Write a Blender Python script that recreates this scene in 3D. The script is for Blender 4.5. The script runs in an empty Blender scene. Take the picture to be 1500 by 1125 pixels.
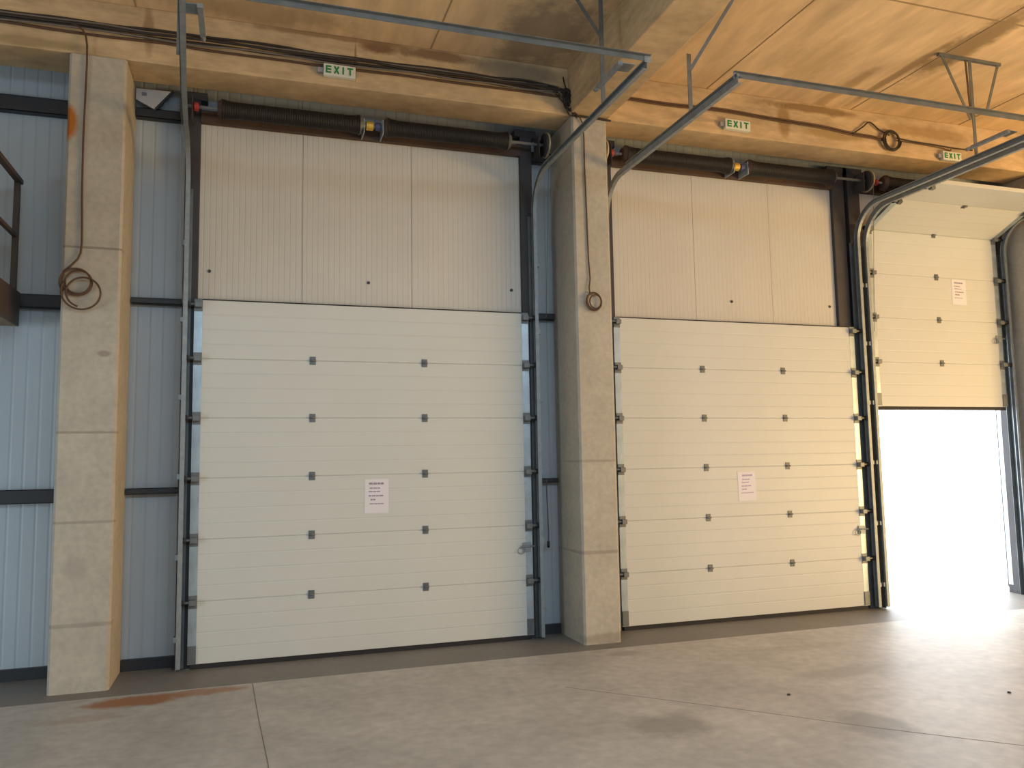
import bpy, bmesh, math, random
from mathutils import Vector, Matrix
random.seed(7)
C = bpy.context.scene.collection
S = bpy.context.scene
PI = math.pi

# ------------------------------------------------------------------ camera
yaw, pitch, roll = 0.3164, 0.0959, -0.0174
cam_data = bpy.data.cameras.new('camera')
cam_data.sensor_width = 36
cam_data.lens = 1186.2 / 1500 * 36
cam_data.clip_end = 300
cam = bpy.data.objects.new('camera', cam_data)
C.objects.link(cam)
fwd = Vector((math.sin(yaw) * math.cos(pitch), math.cos(yaw) * math.cos(pitch), math.sin(pitch)))
rgt = Vector((math.cos(yaw), -math.sin(yaw), 0))
upv = rgt.cross(fwd)
r2 = math.cos(roll) * rgt + math.sin(roll) * upv
u2 = -math.sin(roll) * rgt + math.cos(roll) * upv
cam.matrix_world = Matrix(((r2.x, u2.x, -fwd.x, 0), (r2.y, u2.y, -fwd.y, -7.2165), (r2.z, u2.z, -fwd.z, 1.623), (0, 0, 0, 1)))
S.camera = cam

# ------------------------------------------------------------------ world, lights, exposure
S.view_settings.view_transform = 'Standard'
S.view_settings.look = 'None'
S.view_settings.gamma = 1
S.view_settings.use_curve_mapping = False
S.view_settings.exposure = 0.0
w = bpy.data.worlds.new('sky')
S.world = w
w.use_nodes = True
w.node_tree.nodes['Background'].inputs['Color'].default_value = (0.90, 0.96, 1.0, 1)
w.node_tree.nodes['Background'].inputs['Strength'].default_value = 7.0


def area(name, loc, target, sx, sy, power, color):
    d = bpy.data.lights.new(name, 'AREA')
    d.shape = 'RECTANGLE'
    d.size, d.size_y, d.energy, d.color = sx, sy, power, color
    o = bpy.data.objects.new(name, d)
    C.objects.link(o)
    o.location = loc
    o.rotation_euler = (Vector(target) - Vector(loc)).to_track_quat('-Z', 'Y').to_euler()
    return o


# unseen area lamps: cool fill added for the left wall, and the sunlit end of the hall on the right (warm)
area('left_cool_fill', (-7.8, -5.0, 1.3), (-1.5, 0.2, 0.9), 3.4, 2.2, 260, (0.80, 0.94, 1.0))
area('sunlit_hall_end', (12.6, -7.2, 1.3), (4.0, -1.0, 4.3), 4.6, 2.2, 800, (1.0, 0.64, 0.25))
area('overhead_fill', (2.5, -9.5, 5.25), (2.5, -7.8, 0.0), 9.0, 3.0, 900, (0.55, 0.80, 1.0))  # unseen overhead lamp added to brighten the floor; the slab has no opening

# ------------------------------------------------------------------ materials
def mat(name, base, rough=0.7, metal=0.0, spec=0.4, var=0.0, var_scale=3.0, var_col=None, bump=0.0, bump_scale=40.0, stretch=(1, 1, 1),
        fine=0.0, fine_scale=60.0):
    m = bpy.data.materials.new(name)
    m.use_nodes = True
    nt = m.node_tree
    b = nt.nodes['Principled BSDF']
    b.inputs['Roughness'].default_value = rough
    b.inputs['Metallic'].default_value = metal
    b.inputs['Specular IOR Level'].default_value = spec
    b.inputs['Base Color'].default_value = (*base, 1)
    tc = nt.nodes.new('ShaderNodeTexCoord')
    mp = nt.nodes.new('ShaderNodeMapping')
    mp.inputs['Scale'].default_value = stretch
    nt.links.new(tc.outputs['Object'], mp.inputs['Vector'])
    col = None
    if var > 0:
        n = nt.nodes.new('ShaderNodeTexNoise')
        n.inputs['Scale'].default_value = var_scale
        n.inputs['Detail'].default_value = 6
        n.inputs['Roughness'].default_value = 0.62
        nt.links.new(mp.outputs['Vector'], n.inputs['Vector'])
        r = nt.nodes.new('ShaderNodeValToRGB')
        r.color_ramp.elements[0].position = 0.32
        r.color_ramp.elements[1].position = 0.68
        vc = var_col or tuple(c * (1 - var) for c in base)
        r.color_ramp.elements[0].color = (*vc, 1)
        r.color_ramp.elements[1].color = (*base, 1)
        nt.links.new(n.outputs['Fac'], r.inputs['Fac'])
        col = r.outputs['Color']
        if fine > 0:
            n2 = nt.nodes.new('ShaderNodeTexNoise')
            n2.inputs['Scale'].default_value = fine_scale
            n2.inputs['Detail'].default_value = 4
            nt.links.new(mp.outputs['Vector'], n2.inputs['Vector'])
            mr = nt.nodes.new('ShaderNodeMapRange')
            mr.inputs['From Min'].default_value = 0.3
            mr.inputs['From Max'].default_value = 0.7
            mr.inputs['To Min'].default_value = 1 - fine
            mr.inputs['To Max'].default_value = 1 + fine * 0.5
            nt.links.new(n2.outputs['Fac'], mr.inputs['Value'])
            mx = nt.nodes.new('ShaderNodeVectorMath')
            mx.operation = 'SCALE'
            nt.links.new(col, mx.inputs[0])
            nt.links.new(mr.outputs['Result'], mx.inputs['Scale'])
            col = mx.outputs['Vector']
        nt.links.new(col, b.inputs['Base Color'])
    if bump > 0:
        n = nt.nodes.new('ShaderNodeTexNoise')
        n.inputs['Scale'].default_value = bump_scale
        n.inputs['Detail'].default_value = 5
        nt.links.new(mp.outputs['Vector'], n.inputs['Vector'])
        bp = nt.nodes.new('ShaderNodeBump')
        bp.inputs['Strength'].default_value = bump
        bp.inputs['Distance'].default_value = 0.01
        nt.links.new(n.outputs['Fac'], bp.inputs['Height'])
        nt.links.new(bp.outputs['Normal'], b.inputs['Normal'])
    return m


def add_patches(m, patches):
    """stains and painted shade of their own shape: (centre, radii, colour, strength, wobble) ellipsoids in object space with ragged edges"""
    nt = m.node_tree
    b = nt.nodes['Principled BSDF']
    tc = next(n for n in nt.nodes if n.type == 'TEX_COORD')
    link = b.inputs['Base Color'].links
    src = link[0].from_socket if link else None
    noise = nt.nodes.new('ShaderNodeTexNoise')
    noise.inputs['Scale'].default_value = 5.0
    noise.inputs['Detail'].default_value = 6
    noise.inputs['Roughness'].default_value = 0.7
    nt.links.new(tc.outputs['Object'], noise.inputs['Vector'])
    for (c, r, col, st, wob) in patches:
        mp = nt.nodes.new('ShaderNodeMapping')
        mp.vector_type = 'POINT'
        mp.inputs['Location'].default_value = tuple(-c[i] / r[i] for i in range(3))
        mp.inputs['Scale'].default_value = tuple(1 / v for v in r)
        nt.links.new(tc.outputs['Object'], mp.inputs['Vector'])
        ln = nt.nodes.new('ShaderNodeVectorMath')
        ln.operation = 'LENGTH'
        nt.links.new(mp.outputs['Vector'], ln.inputs[0])
        ma = nt.nodes.new('ShaderNodeMath')
        ma.operation = 'MULTIPLY_ADD'
        ma.inputs[1].default_value = wob
        nt.links.new(noise.outputs['Fac'], ma.inputs[0])
        nt.links.new(ln.outputs['Value'], ma.inputs[2])
        mr = nt.nodes.new('ShaderNodeMapRange')
        mr.inputs['From Min'].default_value = 1.0 + wob * 0.5
        mr.inputs['From Max'].default_value = 0.55 + wob * 0.5
        mr.inputs['To Min'].default_value = 0
        mr.inputs['To Max'].default_value = st
        nt.links.new(ma.outputs['Value'], mr.inputs['Value'])
        mix = nt.nodes.new('ShaderNodeMix')
        mix.data_type = 'RGBA'
        mix.inputs[7].default_value = (*col, 1)
        if src is not None:
            nt.links.new(src, mix.inputs[6])
        else:
            mix.inputs[6].default_value = b.inputs['Base Color'].default_value
        nt.links.new(mr.outputs['Result'], mix.inputs[0])
        src = mix.outputs[2]
    nt.links.new(src, b.inputs['Base Color'])
    return m


def ribbed(name, base, axis, period, depth, rough=0.42, groove=0.88, width=0.12, dirt=0.06):
    """painted sheet with fine pressed grooves running across the given axis"""
    m = mat(name, base, rough=rough, spec=0.35, var=dirt, var_scale=1.6)
    nt = m.node_tree
    b = nt.nodes['Principled BSDF']
    tc = next(n for n in nt.nodes if n.type == 'TEX_COORD')
    sp = nt.nodes.new('ShaderNodeSeparateXYZ')
    nt.links.new(tc.outputs['Object'], sp.inputs[0])
    dv = nt.nodes.new('ShaderNodeMath')
    dv.operation = 'DIVIDE'
    dv.inputs[1].default_value = period
    nt.links.new(sp.outputs[axis], dv.inputs[0])
    pp = nt.nodes.new('ShaderNodeMath')
    pp.operation = 'PINGPONG'
    pp.inputs[1].default_value = 0.5
    nt.links.new(dv.outputs[0], pp.inputs[0])
    mr = nt.nodes.new('ShaderNodeMapRange')
    mr.interpolation_type = 'SMOOTHSTEP'
    mr.inputs['From Min'].default_value = 0
    mr.inputs['From Max'].default_value = width
    nt.links.new(pp.outputs[0], mr.inputs['Value'])
    bp = nt.nodes.new('ShaderNodeBump')
    bp.inputs['Strength'].default_value = 0.7
    bp.inputs['Distance'].default_value = depth
    nt.links.new(mr.outputs['Result'], bp.inputs['Height'])
    nt.links.new(bp.outputs['Normal'], b.inputs['Normal'])
    m2 = nt.nodes.new('ShaderNodeMapRange')
    m2.inputs['To Min'].default_value = groove
    m2.inputs['To Max'].default_value = 1
    nt.links.new(mr.outputs['Result'], m2.inputs['Value'])
    src = b.inputs['Base Color'].links[0].from_socket
    mx = nt.nodes.new('ShaderNodeVectorMath')
    mx.operation = 'SCALE'
    nt.links.new(src, mx.inputs[0])
    nt.links.new(m2.outputs['Result'], mx.inputs['Scale'])
    nt.links.new(mx.outputs['Vector'], b.inputs['Base Color'])
    return m


M = {}
M['floor'] = mat('power floated concrete floor', (0.58, 0.555, 0.515), rough=0.5, spec=0.4, var=0.26, var_scale=1.3, bump=0.12, bump_scale=9, fine=0.15, fine_scale=11)
add_patches(M['floor'], [
    ((-0.72, -0.82, 0), (0.42, 0.16, 1), (0.34, 0.13, 0.04), 0.9, 1.3),
    ((-0.30, -0.74, 0), (0.42, 0.11, 1), (0.36, 0.16, 0.06), 0.75, 1.4),
    ((-1.0, -1.15, 0), (0.30, 0.10, 1), (0.34, 0.22, 0.14), 0.35, 1.4),
    ((3.05, -0.85, 0), (0.22, 0.10, 1), (0.22, 0.19, 0.16), 0.45, 1.2),
    ((2.5, -2.62, 0), (0.30, 0.26, 1), (0.26, 0.25, 0.24), 0.7, 1.4),
    ((3.65, -3.05, 0), (0.26, 0.30, 1), (0.26, 0.25, 0.23), 0.7, 1.4),
    ((4.3, -2.0, 0), (0.5, 0.16, 1), (0.33, 0.31, 0.28), 0.6, 1.5),
    ((4.6, -1.2, 0), (0.6, 0.12, 1), (0.30, 0.28, 0.25), 0.3, 1.5),
])
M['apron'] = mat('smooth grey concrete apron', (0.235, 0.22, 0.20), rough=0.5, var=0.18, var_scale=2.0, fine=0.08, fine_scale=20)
M['ceiling'] = mat('formwork marked concrete slab', (0.84, 0.62, 0.38), rough=0.85, spec=0.2, var=0.27, var_scale=1.3, stretch=(1.8, 0.45, 1), bump=0.15, bump_scale=12, fine=0.15, fine_scale=5)
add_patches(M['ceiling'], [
    ((2.45, -0.9, 5.33), (0.50, 0.75, 1), (0.26, 0.20, 0.14), 0.75, 1.3),  # formwork stain with the shade beside the cross beam painted in
    ((2.1, -2.4, 5.33), (0.42, 1.1, 1), (0.44, 0.33, 0.21), 0.5, 1.2),  # stain and painted shade continued along the cross beam
    ((5.7, -0.72, 5.33), (0.10, 0.65, 1), (0.36, 0.24, 0.11), 0.6, 1.3),
    ((6.2, -1.85, 5.33), (0.20, 0.85, 1), (0.30, 0.21, 0.11), 0.85, 1.3),
    ((6.0, -1.2, 5.33), (0.07, 0.9, 1), (0.26, 0.17, 0.09), 0.7, 0.8),
    ((5.0, -1.2, 5.33), (0.35, 0.5, 1), (0.45, 0.32, 0.17), 0.4, 1.3),
    ((0.1, -0.6, 5.33), (0.9, 0.20, 1), (0.36, 0.25, 0.13), 0.5, 1.4),
])
M['beam'] = mat('stained formed concrete', (0.70, 0.52, 0.32), rough=0.85, spec=0.2, var=0.34, var_scale=1.6, stretch=(0.8, 1, 2.6), bump=0.2, bump_scale=14, fine=0.16, fine_scale=9)
add_patches(M['beam'], [
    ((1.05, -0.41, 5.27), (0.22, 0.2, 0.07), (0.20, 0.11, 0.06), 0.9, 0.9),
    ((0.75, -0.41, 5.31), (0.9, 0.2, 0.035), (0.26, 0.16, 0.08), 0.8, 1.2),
    ((0.85, -0.41, 5.12), (0.012, 0.2, 0.22), (0.25, 0.16, 0.09), 0.8, 0.4),
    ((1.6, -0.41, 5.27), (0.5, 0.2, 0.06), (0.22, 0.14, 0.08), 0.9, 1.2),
    ((2.3, -0.41, 5.22), (0.6, 0.2, 0.12), (0.25, 0.21, 0.16), 0.75, 1.1),
    ((5.25, -0.41, 5.1), (0.09, 0.2, 0.22), (0.32, 0.20, 0.08), 0.75, 1.0),
    ((5.9, -0.41, 5.02), (0.5, 0.2, 0.07), (0.33, 0.22, 0.09), 0.7, 1.2),
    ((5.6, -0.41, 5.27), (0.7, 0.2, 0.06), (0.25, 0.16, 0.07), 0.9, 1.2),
    ((7.2, -0.41, 5.18), (0.8, 0.2, 0.08), (0.34, 0.22, 0.09), 0.6, 1.2),
    ((-0.8, -0.41, 5.15), (0.05, 0.2, 0.25), (0.24, 0.14, 0.08), 0.6, 1.0),
    ((4.2, -0.41, 5.0), (0.35, 0.2, 0.03), (0.34, 0.28, 0.2), 0.6, 0.8),
    ((-1.6, -0.41, 4.92), (0.5, 0.2, 0.05), (0.30, 0.22, 0.12), 0.6, 1.0),
])
M['column'] = mat('fair faced concrete', (0.50, 0.46, 0.39), rough=0.85, spec=0.2, var=0.15, var_scale=3.5, bump=0.3, bump_scale=25, fine=0.10, fine_scale=22)
add_patches(M['column'], [
    ((-1.36, -0.42, 4.30), (0.09, 0.2, 0.17), (0.40, 0.14, 0.03), 1.0, 0.7),
    ((-1.15, -0.42, 1.9), (0.5, 0.2, 0.012), (0.24, 0.21, 0.17), 0.6, 0.4),
    ((-1.15, -0.42, 1.23), (0.5, 0.2, 0.014), (0.26, 0.23, 0.19), 0.55, 0.5),
    ((-1.15, -0.42, 3.32), (0.5, 0.2, 0.012), (0.22, 0.18, 0.14), 0.7, 0.3),
    ((-1.15, -0.42, 0.48), (0.5, 0.2, 0.02), (0.24, 0.22, 0.19), 0.5, 0.6),
    ((3.04, -0.42, 0.80), (0.5, 0.8, 0.02), (0.26, 0.22, 0.19), 0.6, 0.6),
    ((3.04, -0.42, 1.62), (0.5, 0.8, 0.015), (0.28, 0.24, 0.20), 0.5, 0.5),
    ((3.1, -0.42, 0.04), (0.4, 0.2, 0.06), (0.24, 0.20, 0.17), 0.5, 0.9),
    ((-1.05, -0.42, 2.5), (0.06, 0.2, 0.03), (0.24, 0.2, 0.17), 0.7, 0.8),
    ((-1.2, -0.42, 0.9), (0.1, 0.2, 0.12), (0.36, 0.33, 0.29), 0.6, 0.8),
])
M['clad'] = ribbed('blue grey profiled cladding', (0.46, 0.515, 0.57), 0, 0.10, 0.004, groove=0.93, width=0.16)
M['infill'] = ribbed('off white micro ribbed panel', (0.60, 0.585, 0.55), 0, 0.048, 0.002, groove=0.93, width=0.14)
M['door'] = ribbed('off white ribbed door skin', (0.605, 0.625, 0.61), 2, 0.125, 0.002, groove=0.965, width=0.07, dirt=0.03)
M['steel'] = mat('dark primed steel', (0.055, 0.052, 0.058), rough=0.55, spec=0.4, var=0.25, var_scale=4)
M['girt'] = mat('black painted steel girt', (0.035, 0.037, 0.045), rough=0.5, spec=0.4)
M['brown_steel'] = mat('brown primed steel', (0.10, 0.062, 0.048), rough=0.6, var=0.3, var_scale=3)
M['galv'] = mat('galvanised steel', (0.34, 0.38, 0.41), rough=0.55, metal=0.5, var=0.25, var_scale=14, bump=0.05, bump_scale=30)
M['galv_dull'] = mat('weathered galvanised steel', (0.20, 0.22, 0.23), rough=0.5, metal=0.5, var=0.3, var_scale=8)
M['strip'] = mat('daylight tinted galvanised steel', (0.50, 0.60, 0.68), rough=0.38, metal=0.55, var=0.35, var_scale=5, bump=0.12, bump_scale=10)  # daylight glint along the door edges put into the bluish base colour
M['rubber'] = mat('black rubber', (0.02, 0.02, 0.024), rough=0.7)
M['spring'] = mat('black coated spring steel', (0.018, 0.016, 0.016), rough=0.5)
M['cast'] = mat('cast aluminium', (0.62, 0.52, 0.33), rough=0.5, metal=0.4, var=0.2, var_scale=12)
M['red'] = mat('red painted steel', (0.42, 0.05, 0.04), rough=0.5)
M['yellow'] = mat('yellow passivated steel', (0.62, 0.42, 0.08), rough=0.4, metal=0.5)
M['blue'] = mat('blue steel fitting', (0.07, 0.08, 0.2), rough=0.5)
M['sign_white'] = mat('white plastic', (0.72, 0.74, 0.66), rough=0.4)
M['green'] = mat('green print', (0.02, 0.24, 0.06), rough=0.5)
M['grey_box'] = mat('grey plastic', (0.32, 0.32, 0.36), rough=0.5)
M['cable'] = mat('dark cable sheath', (0.035, 0.028, 0.026), rough=0.6)
M['cable_grey'] = mat('grey cable sheath', (0.16, 0.14, 0.13), rough=0.6)
M['cable_brown'] = mat('brown cable sheath', (0.10, 0.055, 0.035), rough=0.6)
M['paper'] = mat('white paper', (0.74, 0.72, 0.80), rough=0.6)
M['print'] = mat('grey print', (0.30, 0.28, 0.36), rough=0.7)
M['print_violet'] = mat('violet print', (0.42, 0.38, 0.58), rough=0.7)
M['rail_brown'] = mat('dark brown painted rail', (0.075, 0.058, 0.05), rough=0.55)
M['landing'] = mat('brown edged landing', (0.34, 0.25, 0.16), rough=0.7, var=0.3, var_scale=5)
M['board'] = mat('pale grey board', (0.80, 0.76, 0.73), rough=0.7, var=0.1, var_scale=8)
M['outside'] = mat('pale yard concrete', (0.75, 0.75, 0.74), rough=0.8, var=0.06, var_scale=0.8)
M['hall'] = mat('pale hall wall', (0.50, 0.46, 0.40), rough=0.85, var=0.1, var_scale=0.6)


# ------------------------------------------------------------------ mesh helpers
class MB:
    def __init__(self):
        self.bm = bmesh.new()

    def box(self, x0, x1, y0, y1, z0, z1, bev=0.0, mtx=None):
        b = self.bm
        vs = [b.verts.new((x, y, z)) for x in (x0, x1) for y in (y0, y1) for z in (z0, z1)]
        fs = [(0, 1, 3, 2), (4, 6, 7, 5), (0, 4, 5, 1), (2, 3, 7, 6), (0, 2, 6, 4), (1, 5, 7, 3)]
        faces = [b.faces.new([vs[i] for i in f]) for f in fs]
        if bev > 0:
            es = list({e for f in faces for e in f.edges})
            r = bmesh.ops.bevel(b, geom=es, offset=bev, segments=2, profile=0.6, affect='EDGES')
            vs = list({v for f in r['faces'] for v in f.verts} | {v for v in vs if v.is_valid})
        if mtx is not None:
            bmesh.ops.transform(b, matrix=mtx, verts=[v for v in vs if v.is_valid])
        return self

    def tube(self, pts, r, seg=8, cap=True, radii=None):
        b = self.bm
        pts = [Vector(p) for p in pts]
        n = len(pts)
        rings = []
        prev = None
        for i, p in enumerate(pts):
            t = (pts[min(i + 1, n - 1)] - pts[max(i - 1, 0)])
            if t.length < 1e-9:
                t = Vector((0, 0, 1))
            t.normalize()
            if prev is None:
                a = Vector((0, 0, 1)) if abs(t.z) < 0.9 else Vector((1, 0, 0))
                u = t.cross(a).normalized()
            else:
                u = (prev - t * prev.dot(t))
                u = u.normalized() if u.length > 1e-6 else t.orthogonal().normalized()
            prev = u
            v = t.cross(u)
            rr = radii[i] if radii else r
            rings.append([b.verts.new(p + (u * math.cos(2 * PI * k / seg) + v * math.sin(2 * PI * k / seg)) * rr) for k in range(seg)])
        for i in range(n - 1):
            for k in range(seg):
                f = b.faces.new((rings[i][k], rings[i][(k + 1) % seg], rings[i + 1][(k + 1) % seg], rings[i + 1][k]))
                f.smooth = True
        if cap:
            b.faces.new(list(reversed(rings[0])))
            b.faces.new(rings[-1])
        return self

    def bar(self, p, q, w, h, up=(0, 0, 1)):
        """rectangular bar from p to q, w across, h along up"""
        p, q, up = Vector(p), Vector(q), Vector(up)
        t = (q - p).normalized()
        s = t.cross(up).normalized()
        u = s.cross(t)
        b = self.bm
        A = [b.verts.new(e + s * a * w / 2 + u * c * h / 2) for e in (p, q) for a, c in ((-1, -1), (1, -1), (1, 1), (-1, 1))]
        b.faces.new(A[3::-1])
        b.faces.new(A[4:8])
        for k in range(4):
            b.faces.new((A[k], A[(k + 1) % 4], A[4 + (k + 1) % 4], A[4 + k]))
        return self

    def sweep(self, path, prof):
        """sweep a closed profile (list of (side, up)) along a path lying in a plane of constant x"""
        b = self.bm
        path = [Vector(p) for p in path]
        n = len(path)
        rings = []
        for i in range(n):
            t = (path[min(i + 1, n - 1)] - path[max(i - 1, 0)]).normalized()
            side = Vector((1, 0, 0))
            up = t.cross(side)
            rings.append([b.verts.new(path[i] + side * a + up * c) for a, c in prof])
        m = len(prof)
        for i in range(n - 1):
            for k in range(m):
                b.faces.new((rings[i][k], rings[i][(k + 1) % m], rings[i + 1][(k + 1) % m], rings[i + 1][k]))
        b.faces.new(rings[0])
        b.faces.new(list(reversed(rings[-1])))
        return self

    def lathe(self, c, prof, seg=20):
        """revolve (x, r) pairs about the x axis through c"""
        b = self.bm
        c = Vector(c)
        rings = [[b.verts.new(c + Vector((x, r * math.cos(2 * PI * k / seg), r * math.sin(2 * PI * k / seg)))) for k in range(seg)] for x, r in prof]
        for i in range(len(prof) - 1):
            for k in range(seg):
                b.faces.new((rings[i][k], rings[i + 1][k], rings[i + 1][(k + 1) % seg], rings[i][(k + 1) % seg]))
        b.faces.new(rings[0])
        b.faces.new(list(reversed(rings[-1])))
        return self

    def poly(self, pts, y0, y1):
        """prism: (x, z) outline between two y"""
        b = self.bm
        a = [b.verts.new((x, y0, z)) for x, z in pts]
        c = [b.verts.new((x, y1, z)) for x, z in pts]
        b.faces.new(a)
        b.faces.new(list(reversed(c)))
        n = len(pts)
        for i in range(n):
            b.faces.new((a[i], c[i], c[(i + 1) % n], a[(i + 1) % n]))
        return self

    def build(self, name, m, parent=None):
        bmesh.ops.recalc_face_normals(self.bm, faces=self.bm.faces[:])
        me = bpy.data.meshes.new(name)
        self.bm.to_mesh(me)
        self.bm.free()
        me.materials.append(m)
        o = bpy.data.objects.new(name, me)
        C.objects.link(o)
        if parent is not None:
            o.parent = parent
        return o


def tag(o, label=None, cat=None, group=None, kind=None):
    if label: o['label'] = label
    if cat: o['category'] = cat
    if group: o['group'] = group
    if kind: o['kind'] = kind
    return o


def empty(name, loc=(0, 0, 0)):
    o = bpy.data.objects.new(name, None)
    o.location = loc
    o.empty_display_size = 0.1
    C.objects.link(o)
    return o


def put(o, loc):
    o.location = loc
    return o


def copy_tree(o, parent=None):
    c = o.copy()
    C.objects.link(c)
    if parent is not None:
        c.parent = parent
    for ch in [k for k in bpy.data.objects if k.parent == o]:
        copy_tree(ch, c)
    return c


# ------------------------------------------------------------------ large structure
X0, X1, YB, ZC = -8.0, 14.0, -17.0, 5.33
fl = MB().box(X0, X1, YB, -0.63, -0.30, 0.0).build('floor', M['floor'])
tag(fl, 'pale grey concrete floor of the hall with rust stains', 'floor', kind='structure')
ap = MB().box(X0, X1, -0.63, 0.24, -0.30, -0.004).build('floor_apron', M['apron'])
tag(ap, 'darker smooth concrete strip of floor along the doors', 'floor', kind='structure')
j = MB()
for pts in ([(0.06, -0.64), (0.09, -1.5), (0.13, -2.4), (0.15, -3.6)], [(2.2, -1.6), (3.05, -2.49), (3.6, -3.1), (4.4, -3.9)]):
    for a, b_ in zip(pts, pts[1:]):
        j.bar((*a, 0.0002), (*b_, 0.0002), 0.006, 0.001)
tag(j.build('floor_joint', mat('dark joint', (0.20, 0.19, 0.17), rough=0.9)), 'thin saw cut lines across the concrete floor', 'floor joint', kind='structure')
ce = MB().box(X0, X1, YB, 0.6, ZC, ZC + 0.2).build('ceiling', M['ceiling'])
tag(ce, 'tan concrete ceiling slab with formwork stains', 'ceiling', kind='structure')
s = MB()
for x in (1.52, 4.35, 6.12, -0.9, 7.6):
    s.box(x - 0.005, x + 0.005, -9, -0.4, ZC - 0.004, ZC + 0.01)
s.box(3.3, 12, -2.225, -2.21, ZC - 0.004, ZC + 0.01)
s.box(-6, 2.8, -3.4, -3.38, ZC - 0.004, ZC + 0.01)
tag(s.build('ceiling_joint', mat('rough concrete fin', (0.36, 0.26, 0.15), rough=0.9)), 'ragged formwork seams on the tan ceiling', 'ceiling seam', kind='structure')

be = MB().box(X0, X1, -0.40, -0.02, 4.87, ZC, bev=0.012).build('beam_front', M['beam'])
tag(be, 'long stained concrete beam running above the loading doors', 'beam', kind='structure')
cb = MB().box(2.84, 3.24, YB, -0.40, 4.87, ZC, bev=0.012).build('beam_cross', M['beam'])
tag(cb, 'concrete cross beam running towards the viewer over the middle column', 'beam', kind='structure')


def concrete_column(x0, x1, label):
    m = MB()
    ch = 0.018
    pts = [(x0 + ch, -0.42), (x1 - ch, -0.42), (x1, -0.42 + ch), (x1, 0.16), (x0, 0.16), (x0, -0.42 + ch)]
    b = m.bm
    zs = [-0.05, 0.25, 0.8, 1.62, 2.4, 3.32, 4.1, 4.86]
    rings = [[b.verts.new((x, y, z)) for x, y in pts] for z in zs]
    for i in range(len(zs) - 1):
        for k in range(6):
            b.faces.new((rings[i][k], rings[i][(k + 1) % 6], rings[i + 1][(k + 1) % 6], rings[i + 1][k]))
    b.faces.new(rings[0]); b.faces.new(rings[-1])
    o = m.build('concrete_column', M['column'])
    return tag(o, label, 'column', 'concrete columns between the doors', 'structure')


concrete_column(-1.36, -0.95, 'square concrete column left of the first door with an orange rust mark')
concrete_column(2.86, 3.22, 'square concrete column between the two closed doors with a hanging cable')
concrete_column(8.66, 9.05, 'concrete column at the right picture edge beside the open door')

# cladding: each sandwich panel is a child of the wall
wf = empty('wall_front')
tag(wf, 'blue grey ribbed metal cladding of the outer wall between columns', 'wall', kind='structure')
edges = [-8, -7, -6, -5, -4, -3.2, -2.35, -1.42, -0.46]
for a, b_ in zip(edges, edges[1:]):
    MB().box(a + 0.002, b_ - 0.002, 0.18, 0.24, 0.06, 5.35).build('cladding_panel', M['clad'], wf)
MB().box(2.52, 3.45, 0.18, 0.24, 0.06, 5.35).build('cladding_panel', M['clad'], wf)
MB().box(6.25, 6.60, 0.18, 0.24, 0.06, 5.35).build('cladding_panel', M['clad'], wf)
for a, b_ in ((-0.46, 0.44), (0.44, 1.43), (1.43, 2.52), (3.45, 4.39), (4.39, 5.33), (5.33, 6.25), (6.60, 7.5), (7.5, 8.57)):
    MB().box(a + 0.002, b_ - 0.002, 0.18, 0.24, 4.62, 5.35).build('cladding_panel', M['clad'], wf)
for a, b_ in ((8.57, 9.5), (9.5, 10.5), (10.5, 11.5), (11.5, 12.7), (12.7, 14)):
    MB().box(a + 0.002, b_ - 0.002, 0.18, 0.24, 0.06, 5.35).build('cladding_panel', M['clad'], wf)
for a, b_, z0 in ((-8, -0.46, 0.06), (-0.46, 2.52, 4.62), (2.52, 3.45, 0.06), (3.45, 6.25, 4.62), (6.25, 6.60, 0.06), (6.60, 8.57, 4.62), (8.57, 14, 0.06)):
    MB().box(a, b_, 0.24, 0.25, z0, 5.35).build('light_seal_sheet', M['girt'], wf)  # unseen sheet added to stop sky light leaking through the panel seams
sill = MB()
for a, b_ in ((-8, -0.44), (2.5, 3.47), (6.2, 6.6), (8.57, 14)):
    sill.box(a, b_, 0.14, 0.24, -0.02, 0.085)
sill.build('base_rail', M['girt'], wf)

# other walls of the hall, beyond the picture
tag(MB().box(X0 - 0.2, X0, YB, 0.25, -0.05, ZC).build('wall_left', M['hall']), 'left end wall of the hall', 'wall', kind='structure')
tag(MB().box(X1, X1 + 0.2, YB, 0.25, -0.05, ZC).build('wall_right', M['hall']), 'right end wall of the hall', 'wall', kind='structure')
tag(MB().box(X0 - 0.2, X1 + 0.2, YB - 0.2, YB, -0.05, ZC).build('wall_back', M['hall']), 'rear wall of the hall behind the viewer', 'wall', kind='structure')
tag(MB().box(-30, 45, 0.24, 60, -0.3, -0.02).build('ground', M['outside']), 'bright sunlit yard outside the open door', 'ground', kind='structure')

# girts
def girt(x0, x1, z0, z1, label, y0=0.10):
    m = MB()
    m.box(x0, x1, y0, y0 + 0.006, z0, z1).box(x0, x1, y0, 0.178, z1 - 0.005, z1).box(x0, x1, y0, 0.178, z0, z0 + 0.005)
    tag(m.build('steel_girt', M['girt']), label, 'girt', 'dark horizontal wall girts', 'structure')


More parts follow.
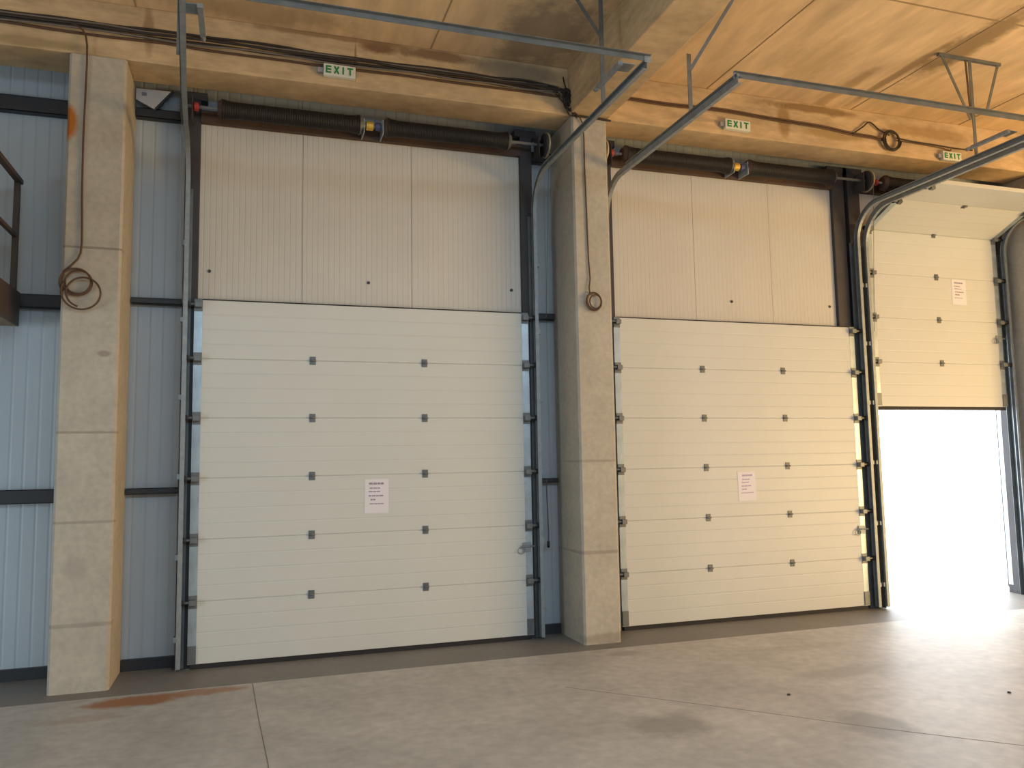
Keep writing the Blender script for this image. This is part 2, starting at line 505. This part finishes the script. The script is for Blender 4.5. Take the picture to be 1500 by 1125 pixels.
girt(-8, -1.37, 2.93, 3.04, 'dark girt on the left bay wall at landing height')
girt(-8, -1.37, 1.36, 1.47, 'dark girt on the left bay wall near head height')
girt(-8, -1.37, 4.56, 4.69, 'dark girt at the top of the left bay wall')
girt(-0.94, -0.53, 3.00, 3.05, 'thin upper girt between left column and first door')
girt(-0.94, -0.53, 1.41, 1.46, 'thin lower girt between left column and first door')
girt(-0.94, -0.53, 4.62, 4.70, 'short dark girt below the triangular board')
girt(2.62, 2.85, 3.00, 3.06, 'short upper girt beside the middle column')
girt(2.62, 2.85, 1.42, 1.46, 'short lower girt beside the middle column')
girt(2.62, 2.85, 4.58, 4.68, 'short top girt behind the cable drum of the first door')


# steel posts and lintels
def post(x0, x1, label):
    m = MB()
    m.box(x0, x1, 0.045, 0.165, -0.02, 4.80, bev=0.006)
    m.box(x0 - 0.05, x1 + 0.05, 0.045, 0.17, 4.80, 4.868)
    o = m.build('steel_column', M['steel'])
    MB().box(x0 - 0.02, x1 + 0.02, 0.046, 0.168, -0.01, 0.012).build('base_plate', M['steel'], o)
    return tag(o, label, 'steel post', 'dark steel posts framing the doors', 'structure')


post(-0.54, -0.42, 'dark steel post at the left side of the first door')
post(2.50, 2.62, 'dark steel post at the right side of the first door')
post(3.36, 3.475, 'dark steel post left of the middle door')
post(6.185, 6.345, 'dark steel post right of the middle door')
post(6.40, 6.56, 'dark steel post left of the open door')
post(8.56, 8.645, 'dark steel post right of the open door')


def lintel(x0, x1, z0, z1, y0, m, label):
    o = MB().box(x0, x1, y0, 0.16, z0, z1, bev=0.003).build('steel_lintel', m)
    return tag(o, label, 'lintel', 'steel lintels over the doors', 'structure')


lintel(-0.42, 2.50, 4.60, 4.71, 0.03, M['brown_steel'], 'brown steel bar under the springs of the first door')
lintel(3.475, 6.185, 4.60, 4.71, 0.03, M['brown_steel'], 'brown steel bar under the springs of the middle door')
lintel(6.56, 8.56, 4.60, 4.71, 0.03, M['brown_steel'], 'brown steel bar over the open door')
lintel(-0.42, 2.50, 3.00, 3.045, 0.02, M['rubber'], 'thin dark strip across the top of the first door')
lintel(3.475, 6.185, 3.00, 3.045, 0.02, M['rubber'], 'thin dark strip across the top of the middle door')
lintel(6.56, 8.56, 3.00, 3.045, 0.06, M['rubber'], 'thin dark strip behind the raised door')


def infill(xs, label, spots):
    e = empty('wall_infill', (0, 0, 0))
    tag(e, label, 'wall panel', 'white infill panels above the doors', 'structure')
    for a, b_ in zip(xs, xs[1:]):
        MB().box(a + 0.002, b_ - 0.002, 0.085, 0.145, 3.045, 4.60).build('infill_panel', M['infill'], e)
    MB().box(xs[0], xs[-1], 0.10, 0.14, 3.045, 4.60).build('light_seal_sheet', M['girt'], e)  # added behind the seams so outside light does not show through
    for x, z in spots:
        MB().tube([(x, 0.085, z), (x, 0.075, z)], 0.014, 10).build('screw_head', M['steel'], e)


infill([-0.42, 0.445, 1.43, 2.50], 'white ribbed infill panels above the first door', [(-0.33, 3.30), (1.03, 3.27), (2.40, 3.27)])
infill([3.475, 4.42, 5.36, 6.185], 'white ribbed infill panels above the middle door', [(4.85, 3.27), (6.10, 3.27)])
infill([6.56, 7.5, 8.56], 'white ribbed infill panels hidden behind the raised door', [])


# ------------------------------------------------------------------ sectional doors
PANEL_T = 0.042


def make_section(W, core=True):
    """one door section, origin at bottom left front corner, height .5; returns object with sub-part children"""
    m = MB()
    m.box(0.065, W - 0.065, 0.0, PANEL_T, 0.0015, 0.4985, bev=0.0015)
    m.box(0.066, W - 0.066, 0.006, PANEL_T - 0.006, 0.45, 0.53 if core else 0.498)
    sec = m.build('door_section', M['door'])
    for sx in (0, 1):
        a = 0.0 if sx == 0 else W - 0.066
        MB().box(a, a + 0.066, -0.0015, PANEL_T, 0.004, 0.496).build('edge_strip', M['strip'], sec)
    return sec


def roller(parent, x, z, side):
    """galvanised roller bracket with wheel at a joint; side -1 left, +1 right"""
    m = MB()
    m.box(x - 0.034, x + 0.032, -0.008, -0.0015, z - 0.055, z + 0.05, bev=0.002)
    m.box(x - 0.028, x + 0.026, -0.056, -0.008, z - 0.026, z + 0.020, bev=0.004)
    m.tube([(x, -0.036, z), (x + 0.085 * side, -0.036, z)], 0.012, 8)
    o = m.build('roller_bracket', M['galv_dull'], parent)
    return o


def wheel(parent, x, z, side):
    return MB().tube([(x + 0.075 * side, -0.036, z), (x + 0.099 * side, -0.036, z)], 0.024, 14).build('roller', M['rubber'], parent)


def hinge(parent, x, z):
    m = MB()
    m.box(x - 0.026, x + 0.026, -0.006, 0.0, z - 0.036, z - 0.005, bev=0.002)
    m.box(x - 0.026, x + 0.026, -0.006, 0.0, z + 0.005, z + 0.036, bev=0.002)
    m.tube([(x - 0.026, -0.010, z), (x + 0.026, -0.010, z)], 0.009, 10)
    for dx in (-0.014, 0.014):
        for dz in (-0.022, 0.022):
            m.tube([(x + dx, -0.006, z + dz), (x + dx, -0.010, z + dz)], 0.005, 6)
    return m.build('hinge', M['galv_dull'], parent)


def sectional_door(x0, x1, hinge_xs, label, open_rows=None):
    root = empty('sectional_door', (x0, 0, 0))
    tag(root, label, 'door', 'sectional overhead doors', 'thing')
    W = x1 - x0
    for i in range(6):
        sec = make_section(W, i < 4 or (i < 5 and open_rows is None))
        sec.parent = root
        if i == 0:
            MB().box(0.02, W - 0.02, 0.0, 0.036, -0.0355, 0.004).build('bottom_seal', M['rubber'], sec)
            for a in (0.0, W - 0.066):
                MB().box(a, a + 0.066, -0.012, -0.0015, 0.01, 0.15, bev=0.002).build('bottom_bracket', M['galv_dull'], sec)
        if i < 5:
            for hx in hinge_xs:
                hinge(sec, hx - x0, 0.5)
        zz = 0.5 if i < 5 else 0.455
        for sd, a in ((-1, 0.035), (1, W - 0.035)):
            roller(sec, a, zz, sd)
            wheel(sec, a, zz, sd)
        if i == 1:   # slide lock near the right edge
            m = MB()
            m.box(W - 0.10, W - 0.015, -0.014, -0.0015, 0.26, 0.345, bev=0.003)
            m.tube([(W - 0.12, -0.022, 0.31), (W + 0.02, -0.022, 0.31)], 0.008, 8)
            ring = [(W - 0.115 + 0.035 * math.cos(t), -0.02, 0.275 + 0.028 * math.sin(t)) for t in [k * 2 * PI / 20 for k in range(21)]]
            m.tube(ring, 0.004, 6)
            m.build('slide_lock', M['galv'], sec)
        if open_rows is None:
            sec.location = (0, 0, 0.032 + 0.5 * i)
        else:
            (ya, za), (yb, zb) = open_rows[i]
            ang = math.atan2(-(yb - ya), zb - za)      # lean towards the viewer
            sec.location = (0, ya, za)
            sec.rotation_euler = (ang, 0, 0)
    return root


sectional_door(-0.44, 2.535, [0.534, 1.525], 'closed off-white sectional door, leftmost, in cool light with a paper notice')
sectional_door(3.43, 6.335, [4.413, 5.384], 'closed off-white sectional door in the middle, warmly lit, with a notice')
B3 = 2.16
rows = [((0, B3 + 0.5 * i), (0, B3 + 0.5 * (i + 1))) for i in range(4)]
rows += [((0.0, B3 + 2.0), (-0.455, 4.365)), ((-0.455, 4.365), (-0.955, 4.375))]
sectional_door(6.585, 8.475, [7.54], 'half raised yellowish white sectional door at right with daylight below', rows)


# ------------------------------------------------------------------ tracks
def track_path(x, zh=4.36, R=0.36, y=-0.045, yend=-2.38, skew=0.0):
    p = [(x, y, 0.02), (x, y, 1.5), (x, y, 3.0), (x, y, zh - R)]
    for k in range(1, 13):
        a = k / 12 * PI / 2
        p.append((x, y - R + R * math.cos(a), zh - R + R * math.sin(a)))
    p += [(x + skew * 0.35, -1.2, zh), (x + skew, yend, zh)]
    return p


def door_track(x, side, label, zh=4.36, R=0.36, yend=-2.38, skew=0.0):
    """side: +1 when the door lies to the right of the track. C rail opening towards the door"""
    root = empty('door_track', (x, 0, 0))
    tag(root, label, 'door track', 'galvanised door tracks')
    w, h, t = 0.017 * side, 0.028, 0.003
    ts = t * side
    prof = [(-w, -h), (w, -h), (w, -h + 0.008), (w - ts, -h + 0.008), (w - ts, -h + t), (-w + ts, -h + t), (-w + ts, h - t), (w - ts, h - t), (w - ts, h - 0.008), (w, h - 0.008), (w, h), (-w, h)]
    MB().sweep(track_path(0, zh, R, yend=yend, skew=skew), prof).build('rail', M['galv'], root)
    # jamb angle that carries the rail
    m = MB()
    m.box(min(-0.017 * side - 0.004 * side, -0.017 * side), max(-0.017 * side - 0.004 * side, -0.017 * side), -0.055, 0.043, 0.0, zh - R)
    m.box(min(-0.019 * side, 0.035 * side), max(-0.019 * side, 0.035 * side), 0.038, 0.043, 0.0, zh - R)
    m.build('jamb_angle', M['galv_dull'], root)
    for z in (0.25, 0.9, 1.55, 2.2, 2.85, 3.5):
        MB().box(-0.028 * side - 0.012, -0.028 * side + 0.012, -0.062, 0.0, z - 0.022, z + 0.022, bev=0.002).build('track_bracket', M['galv'], root)
    # stiffening angle on the horizontal run
    MB().bar((-0.022 * side, -0.55, zh + 0.036), (-0.022 * side + skew, yend, zh + 0.036), 0.010, 0.016).build('stiffener', M['galv_dull'], root)
    return root


door_track(-0.505, 1, 'galvanised track on the left side of the first door', skew=0.11)
door_track(2.60, -1, 'galvanised track between the first door and the middle column, curving towards viewer')
door_track(3.365, 1, 'galvanised track emerging from behind the middle column towards viewer')
door_track(6.41, -1, 'outer of the two tracks at the right, belonging to the middle door', yend=-2.30)
door_track(6.52, 1, 'inner of the two tracks at the right, left track of the raised door', zh=4.345, R=0.40)
door_track(8.54, -1, 'track at the right edge beside the bright opening')


def spreader(x0, x1, y, z, label):
    m = MB()
    m.box(x0, x1, y - 0.004, y, z - 0.02, z + 0.02).box(x0, x1, y - 0.03, y, z + 0.016, z + 0.02)
    o = m.build('spreader_bar', M['galv_dull'])
    for x in (x0 + 0.02, x1 - 0.02):
        MB().box(x - 0.025, x + 0.025, y - 0.008, y - 0.004, z - 0.03, z + 0.03, bev=0.002).build('end_plate', M['galv'], o)
    return tag(o, label, 'bar', 'bars joining the track ends')


spreader(-0.44, 2.635, -2.385, 4.405, 'long thin bar joining the rear ends of the first door tracks')
spreader(3.335, 6.44, -2.345, 4.405, 'long thin bar joining the rear ends of the middle door tracks')


def bumper(x, y0, y1, z, side, label):
    """short channel with plate standing beside the track end"""
    m = MB()
    m.bar((x, y0, z), (x, y1, z), 0.034, 0.030)
    m.tube([(x, y1, z), (x, y1 + 0.06, z)], 0.016, 10)
    o = m.build('track_bumper', M['galv'])
    MB().box(min(x, x + 0.13 * side), max(x, x + 0.13 * side), y0 + 0.02, y0 + 0.14, z + 0.015, z + 0.021, bev=0.002).build('mounting_plate', M['galv'], o)
    return tag(o, label, 'bumper', 'bumpers at the track ends')


bumper(-0.31, -2.18, -1.82, 4.425, -1, 'short galvanised bumper beside the left track end of the first door')
bumper(2.48, -2.24, -1.86, 4.425, 1, 'short galvanised bumper with plate beside the right track end of the first door')
bumper(6.29, -2.08, -1.70, 4.425, 1, 'bright galvanised bumper with plate near the right picture edge')


def hanger(xt, y, feet, z0, label, cross=None, name='track_hanger'):
    root = empty(name, (0, 0, 0))
    tag(root, label, 'track hanger', 'steel hangers holding the tracks')
    MB().bar((xt, y, z0), (xt, y, feet[0][2]), 0.036, 0.006, up=(0, 1, 0)).build('upright', M['galv_dull'], root)
    for (a, b_) in feet[1:]:
        MB().bar(a, b_, 0.028, 0.006, up=(0, 1, 0)).build('brace', M['galv_dull'], root)
    if cross:
        MB().bar((cross[0], y, ZC - 0.012), (cross[1], y, ZC - 0.012), 0.03, 0.03).build('ceiling_angle', M['galv_dull'], root)
    return root


hanger(2.63, -1.62, [(0, 0, ZC), ((2.36, -1.63, ZC), (2.63, -1.63, 4.95))], 4.38, 'thin steel hanger with brace above the right track of the first door')
hanger(3.40, -1.64, [(0, 0, 4.93), ((3.415, -1.63, 4.80), (3.70, -1.85, ZC))], 4.38, 'thin steel hanger beside the cross beam over the middle door track')
h3 = hanger(6.415, -1.63, [(0, 0, ZC), ((6.06, -1.64, ZC), (6.37, -1.64, 4.72)), ((6.76, -1.64, ZC), (6.56, -1.64, 4.80))], 4.38,
            'triangular steel hanger under the ceiling at the right', cross=(6.04, 6.79))
MB().bar((6.385, -1.63, 4.74), (6.365, -1.63, ZC), 0.020, 0.006, up=(0, 1, 0)).build('upright', M['brown_steel'], h3)
hanger(-0.47, -1.6, [(0, 0, ZC)], 4.38, 'hanger above the left track of the first door')


# ------------------------------------------------------------------ torsion springs
def coil_mesh(L):
    m = MB()
    turns = int(L / 0.0145)
    seg = 14
    n = turns * seg
    pts, rad = [], []
    for i in range(n + 1):
        t = i / n
        xx = t * L
        e = min(xx, L - xx)
        r = 0.068 + 0.016 * max(0, 1 - e / 0.12) ** 2
        a = 2 * PI * i / seg
        pts.append((xx, r * math.cos(a), r * math.sin(a)))
    m.tube(pts, 0.0086, 6)
    m.lathe((0, 0, 0), [(0.002, 0.03), (0.004, 0.066), (L - 0.004, 0.066), (L - 0.002, 0.03)], 16)
    o = m.build('torsion_spring', M['spring'])
    return o


def spring_shaft(xa, xb, springs, xmid, label, drums=(True, True)):
    z, y = 4.675, -0.10
    root = empty('spring_shaft', (xa, y, z))
    tag(root, label, 'torsion spring shaft', 'torsion spring shafts over the doors')
    L = xb - xa
    MB().tube([(0, 0, 0), (L, 0, 0)], 0.0145, 12).build('shaft', M['galv'], root)
    for (a, b_) in springs:
        sp = coil_mesh(b_ - a)
        sp.parent = root
        sp.location = (a - xa, 0, 0)
        for e, sgn in ((a - xa, -1), (b_ - xa, 1)):
            MB().lathe((e, 0, 0), [(-0.035 if sgn < 0 else 0.0, 0.06 if sgn < 0 else 0.088), (0.0 if sgn < 0 else 0.035, 0.088 if sgn < 0 else 0.06)], 18).build('winding_cone', M['brown_steel'] if sgn < 0 else M['galv_dull'], root)
    if xmid is not None:
        xm = xmid - xa
        for dx in (-0.085, 0.085):
            m = MB()
            m.box(xm + dx - 0.004, xm + dx + 0.004, -0.055, 0.128, -0.085, 0.05, bev=0.002)
            m.build('centre_bracket', M['strip'], root)
        MB().lathe((xm - 0.03, 0, 0), [(-0.035, 0.03), (-0.03, 0.042), (0.03, 0.042), (0.035, 0.03)], 16).build('shaft_coupler', M['yellow'], root)
        MB().lathe((xm + 0.045, 0, 0), [(-0.025, 0.03), (-0.02, 0.038), (0.02, 0.038), (0.025, 0.03)], 16).build('coupler_half', M['blue'], root)
    for k, (on, e) in enumerate(((drums[0], 0.045), (drums[1], L - 0.07))):
        if on:
            dr = MB().lathe((e, 0, 0), [(-0.020, 0.06), (-0.018, 0.112), (0.004, 0.112), (0.005, 0.06)], 28).build('cable_drum', M['steel'], root)
            MB().lathe((e, 0, 0), [(0.004, 0.08), (0.005, 0.122), (0.020, 0.122), (0.022, 0.08)], 28).build('drum_rim', M['cast'], dr)
            sd = -1 if k == 0 else 1
            m = MB()
            m.box(e - 0.075 * sd - 0.004, e - 0.075 * sd + 0.004, -0.06, 0.10, -0.13, 0.08, bev=0.003)
            m.build('bearing_plate', M['steel'], root)
            MB().tube([(e, -0.112, 0), (e, -0.105, -0.15), (e - 0.03 * sd, -0.02, -1.7)], 0.0025, 6).build('lift_cable', M['galv_dull'], root)
    MB().lathe((0.0 if not drums[0] else 0.15, 0, 0), [(-0.02, 0.02), (-0.015, 0.036), (0.015, 0.036), (0.02, 0.02)], 14).build('end_bearing', M['red'], root)
    return root


spring_shaft(-0.60, 2.775, [(-0.245, 0.925), (1.17, 2.32)], 1.045, 'pair of black torsion springs above the first door')
spring_shaft(3.27, 6.60, [(3.56, 4.76), (5.00, 6.06)], 4.88, 'pair of black torsion springs above the middle door')
spring_shaft(6.66, 8.50, [(6.78, 7.60)], None, 'black torsion spring in shadow above the raised door', drums=(False, False))


# ------------------------------------------------------------------ exit signs
def letters(x, z, h, w, gap, y):
    """the word EXIT as slabs"""
    m = MB()
    t = w * 0.26
    y0, y1 = y - 0.002, y
    def bx(a, b_, c, d): m.box(a, b_, y0, y1, c, d)
    # E
    bx(x, x + t, z, z + h)
    for zz in (z, z + h / 2 - t / 2, z + h - t): bx(x + t, x + w * 0.9, zz, zz + t)
    x += w + gap
    # X
    m.bar((x + t / 2, y - 0.001, z), (x + w - t / 2, y - 0.001, z + h), t, 0.002, up=(0, 1, 0))
    m.bar((x + w - t / 2, y - 0.0012, z), (x + t / 2, y - 0.0012, z + h), t, 0.002, up=(0, 1, 0))
    x += w + gap
    # I
    bx(x + w * 0.2, x + w * 0.2 + t, z, z + h)
    x += w * 0.7 + gap
    # T
    bx(x, x + w, z + h - t, z + h)
    bx(x + w / 2 - t / 2, x + w / 2 + t / 2, z, z + h - t)
    return m


def exit_sign(x, z, w, h, label, tilt=0.0):
    root = empty('exit_sign', (x, -0.403, z))
    tag(root, label, 'exit sign', 'exit signs on the concrete beam')
    MB().box(-w / 2, w / 2, -0.05, 0.0, -h / 2, h / 2, bev=0.006).build('housing', M['sign_white'], root)
    lw = w * 0.185
    letters(-w / 2 + w * 0.07, -h * 0.30, h * 0.62, lw, w * 0.055, -0.0515).build('exit_lettering', M['green'], root)
    MB().box(-w / 2 - 0.05, -w / 2 - 0.002, -0.035, 0.0, -0.025, 0.02, bev=0.004).build('junction_box', M['grey_box'], root)
    root.rotation_euler = (0, tilt, 0)
    return root


exit_sign(0.71, 4.985, 0.27, 0.105, 'white sign with green EXIT above the first door', 0.01)
exit_sign(4.66, 4.965, 0.29, 0.105, 'white sign with green EXIT above the middle door', 0.02)
exit_sign(7.42, 4.925, 0.26, 0.10, 'dim EXIT sign in shadow above the raised door', 0.0)


# ------------------------------------------------------------------ cables
def smooth(pts, n=6):
    out = []
    P = [Vector(p) for p in pts]
    for i in range(len(P) - 1):
        p0, p1, p2, p3 = P[max(i - 1, 0)], P[i], P[i + 1], P[min(i + 2, len(P) - 1)]
        for k in range(n):
            t = k / n
            out.append(0.5 * ((2 * p1) + (-p0 + p2) * t + (2 * p0 - 5 * p1 + 4 * p2 - p3) * t * t + (-p0 + 3 * p1 - 3 * p2 + p3) * t ** 3))
    out.append(P[-1])
    return out


def cable(pts, r, m, label, group='loose electric cables', n=5):
    o = MB().tube(smooth(pts, n), r, 7).build('cable', m)
    return tag(o, label, 'cable', group)


names = ['topmost', 'second highest', 'third highest', 'fourth highest', 'fifth highest', 'sixth highest', 'lowest']
offs = [0.055, 0.032, 0.016, 0.002, -0.012, -0.026, -0.05]
mats = ['cable', 'cable_grey', 'cable', 'cable_brown', 'cable', 'cable_grey', 'cable_brown']
for i in range(7):
    pts = []
    x = -3.2
    while x < 2.72:
        pts.append((x, -0.412 - 0.010 * (i % 3) - 0.003, 5.085 + offs[i] + random.uniform(-0.011, 0.011)))
        x += random.uniform(0.25, 0.42)
    pts += [(2.74, -0.43 - 0.008 * (i % 3), 5.07 + offs[i] * 0.6), (2.80, -0.44, 5.03 + offs[i] * 0.5 - 0.02 * (i % 3)), (2.82, -0.46, 4.93 + 0.02 * (i % 4))]
    cable(pts, 0.0105 if i % 2 == 0 else 0.008, M[mats[i]], '%s dark cable in the bundle along the left beam' % names[i], 'cable bundle on the beam')

# tangle at the corner of the cross beam
m = MB()
for k in range(4):
    cx_, cz_, r_ = 2.80 + 0.012 * k, 5.02 - 0.03 * k, 0.055 + 0.012 * (k % 2)
    m.tube([(cx_ + r_ * 0.7 * math.cos(t), -0.455 - 0.006 * k, cz_ + r_ * 1.5 * math.sin(t)) for t in [q * 2 * PI / 18 for q in range(19)]], 0.007, 6)
m.tube(smooth([(2.78, -0.43, 5.22), (2.80, -0.45, 5.1), (2.86, -0.46, 4.92), (2.90, -0.46, 4.84)]), 0.007, 6)
m.tube(smooth([(2.70, -0.43, 5.05), (2.78, -0.45, 4.95), (2.90, -0.46, 4.82)]), 0.006, 6)
tag(m.build('cable_tangle', M['cable']), 'knot of dark cables at the head of the middle column', 'cable tangle')

# drop on the middle column with its coil
def coil_pts(c, r, turns, y, wob=0.18, squash=1.0, ph=0.0, n=20):
    out = []
    for q in range(int(turns * n) + 1):
        t = q / n * 2 * PI + ph
        rr = r * (1 + wob * math.sin(0.37 * t + 1.3))
        cx_ = c[0] + wob * r * math.sin(0.23 * t)
        out.append((cx_ + rr * math.cos(t), y - 0.004 * (q / n), c[1] + rr * squash * math.sin(t)))
    return out


cable([(2.90, -0.45, 4.86), (2.97, -0.435, 4.78), (2.975, -0.432, 4.4), (2.985, -0.43, 3.9), (2.99, -0.432, 3.5), (3.0, -0.435, 3.3), (2.985, -0.44, 3.22)]
      + coil_pts((3.03, 3.085), 0.068, 3.2, -0.445, squash=1.1, ph=2.2), 0.0065, M['cable_brown'], 'brown cable hanging down the middle column into a small coil', n=2)
cable([(-1.36, -0.425, 5.10), (-1.27, -0.445, 5.05), (-1.235, -0.44, 4.93), (-1.235, -0.436, 4.6), (-1.24, -0.435, 4.2), (-1.235, -0.435, 3.7), (-1.225, -0.437, 3.35), (-1.25, -0.44, 3.22), (-1.34, -0.445, 3.12)]
      + coil_pts((-1.25, 3.04), 0.10, 2.2, -0.45, wob=0.12, ph=2.6) + coil_pts((-1.22, 2.96), 0.13, 1.3, -0.47, wob=0.15, ph=2.6), 0.0075, M['cable_brown'], 'dark cable hanging down the left column into a loose coil', n=2)

# right run
cable([(2.86, -0.435, 4.855), (3.05, -0.435, 4.853), (3.26, -0.43, 4.85)], 0.010, M['cable'], 'short dark cable across the head of the middle column')
for k, (dz, lab) in enumerate(((0.0, 'upper'), (-0.022, 'lower'))):
    cable([(3.30, -0.415 - 0.01 * k, 5.12 + dz), (3.9, -0.415, 5.11 + dz), (4.5, -0.418, 5.125 + dz), (5.1, -0.415, 5.105 + dz), (5.7, -0.418, 5.09 + dz), (6.1, -0.415, 5.06 + dz), (6.35, -0.42, 5.05 + dz), (6.54, -0.425, 5.03 + dz)],
          0.009, M['cable_brown'], '%s brown cable clipped along the beam above the middle door' % lab, 'cables above the middle door')
cable([(6.10, -0.42, 5.045), (6.24, -0.425, 5.14), (6.33, -0.425, 5.20), (6.45, -0.425, 5.13), (6.58, -0.43, 5.08)], 0.008, M['cable'], 'dark cable swagged up to a peak left of the coil')
o = MB().tube(coil_pts((6.60, 5.02), 0.105, 5, -0.43, wob=0.10), 0.0085, 7).build('cable_coil', M['cable'])
tag(o, 'round coil of dark cable hung on the beam at right', 'cable coil')
cable([(6.68, -0.43, 5.06), (6.9, -0.42, 5.05), (7.2, -0.418, 5.045), (7.5, -0.42, 5.035), (7.75, -0.42, 5.04)], 0.008, M['cable'], 'dark cable running from the coil towards the right')
cable([(6.68, -0.43, 5.03), (7.0, -0.42, 5.03), (7.3, -0.418, 5.02), (7.42, -0.42, 5.0), (7.44, -0.42, 5.02)], 0.006, M['cable_brown'], 'thin brown cable dropping to the dim exit sign')

# ------------------------------------------------------------------ notices
def notice(x, z, y, label, seed, tilt=0.0, ink='print'):
    rnd = random.Random(seed)
    root = empty('notice_sheet', (x, y, z))
    tag(root, label, 'notice', 'paper notices taped to the doors')
    MB().box(-0.105, 0.105, -0.0015, 0.0, -0.1485, 0.1485).build('paper', M['paper'], root)
    zz = 0.118
    for row, (n, h) in enumerate(((4, 0.018), (3, 0.010), (3, 0.010), (4, 0.012), (2, 0.014), (5, 0.008))):
        xx = -0.062 + rnd.uniform(-0.01, 0.01)
        top, bot = [], []
        for k in range(n):
            wd = rnd.uniform(0.018, 0.036)
            top += [(xx, zz - h * 0.6), (xx, zz), (xx + wd, zz), (xx + wd, zz - h * 0.6)]
            bot += [(xx, zz - h * 0.75), (xx, zz - h), (xx + wd, zz - h), (xx + wd, zz - h * 0.75)]
            xx += wd + 0.005
            if xx > 0.05: break
        MB().poly(top + bot[::-1], -0.0022, -0.0015).build('printed_line', M[ink], root)
        zz -= h + (0.026 if row % 2 == 0 else 0.020)
    for a, b_ in ((-0.095, 0.135), (-0.095, -0.075)):
        MB().box(a - 0.012, a + 0.012, -0.0028, -0.0016, b_ - 0.010, b_ + 0.010).build('tape', M['sign_white'], root)
    root.rotation_euler = (0, tilt, 0)
    return root


notice(1.09, 1.345, -0.001, 'paper notice on the cool grey first door', 1, 0.01)
notice(4.88, 1.335, -0.001, 'violet tinted paper notice on the warmly lit middle door', 2, -0.02, 'print_violet')
notice(7.865, 3.50, -0.001, 'paper notice high on the raised door', 3, 0.02)

# ------------------------------------------------------------------ landing and guard rail at the left edge
ld = MB().box(-4.2, -1.75, -3.2, 0.02, 2.76, 2.99, bev=0.004).build('mezzanine_landing', M['landing'])
MB().box(-1.752, -1.735, -3.2, 0.02, 2.76, 3.03).build('edge_channel', M['rail_brown'], ld)
tag(ld, 'brown edge of a raised landing at the left picture border', 'landing', kind='thing')
gr = empty('guard_rail', (-1.775, 0, 3.0))
tag(gr, 'dark brown guard rail standing on the landing at left', 'guard rail')
for yy in (-0.02, -1.5, -3.0):
    MB().box(-0.02, 0.02, yy - 0.02, yy + 0.02, -0.01, 0.93).build('rail_post', M['rail_brown'], gr)
MB().bar((0.01, 0.02, 0.93), (0.01, -3.1, 0.93), 0.045, 0.035).build('top_rail', M['rail_brown'], gr)
MB().bar((0.0, 0.0, 0.48), (0.0, -3.0, 0.48), 0.03, 0.03).build('mid_rail', M['rail_brown'], gr)

# ------------------------------------------------------------------ small things
o = MB().poly([(-0.945, 4.86), (-0.66, 4.865), (-0.795, 4.69), (-0.945, 4.765)], 0.085, 0.10).build('triangular_board', M['board'])
MB().box(-0.90, -0.86, 0.083, 0.085, 4.80, 4.83).build('pencil_mark', M['print'], o)
tag(o, 'pale triangular board wedged under the beam beside the left column', 'board')
o = MB().bar((-0.65, 0.09, 4.87), (-0.79, 0.09, 4.69), 0.018, 0.02, up=(0, 1, 0)).build('steel_strap', M['steel'])
tag(o, 'thin dark diagonal strap along the triangular board', 'strap')
o = MB().tube(smooth([(2.725, 0.10, 1.45), (2.722, 0.08, 1.2), (2.728, 0.08, 0.95), (2.725, 0.08, 0.85)]), 0.006, 7).build('pull_cord', M['cable_grey'])
MB().tube([(2.725, 0.08, 0.87), (2.725, 0.08, 0.81)], 0.013, 8).build('cord_grip', M['cable'], o)
tag(o, 'thin grey pull cord hanging beside the middle column', 'cord')
for (x, y, lab) in ((3.55, -2.35, 'tiny dark pebble on the floor in front of the middle door'), (4.95, -2.85, 'small dark stone on the floor at the right')):
    m = MB()
    bmesh.ops.create_icosphere(m.bm, subdivisions=2, radius=0.013)
    for v in m.bm.verts:
        v.co *= random.uniform(0.85, 1.1)
        v.co.z *= 0.5
    o = m.build('pebble', M['girt'])
    o.location = (x, y, 0.005)
    tag(o, lab, 'stone')
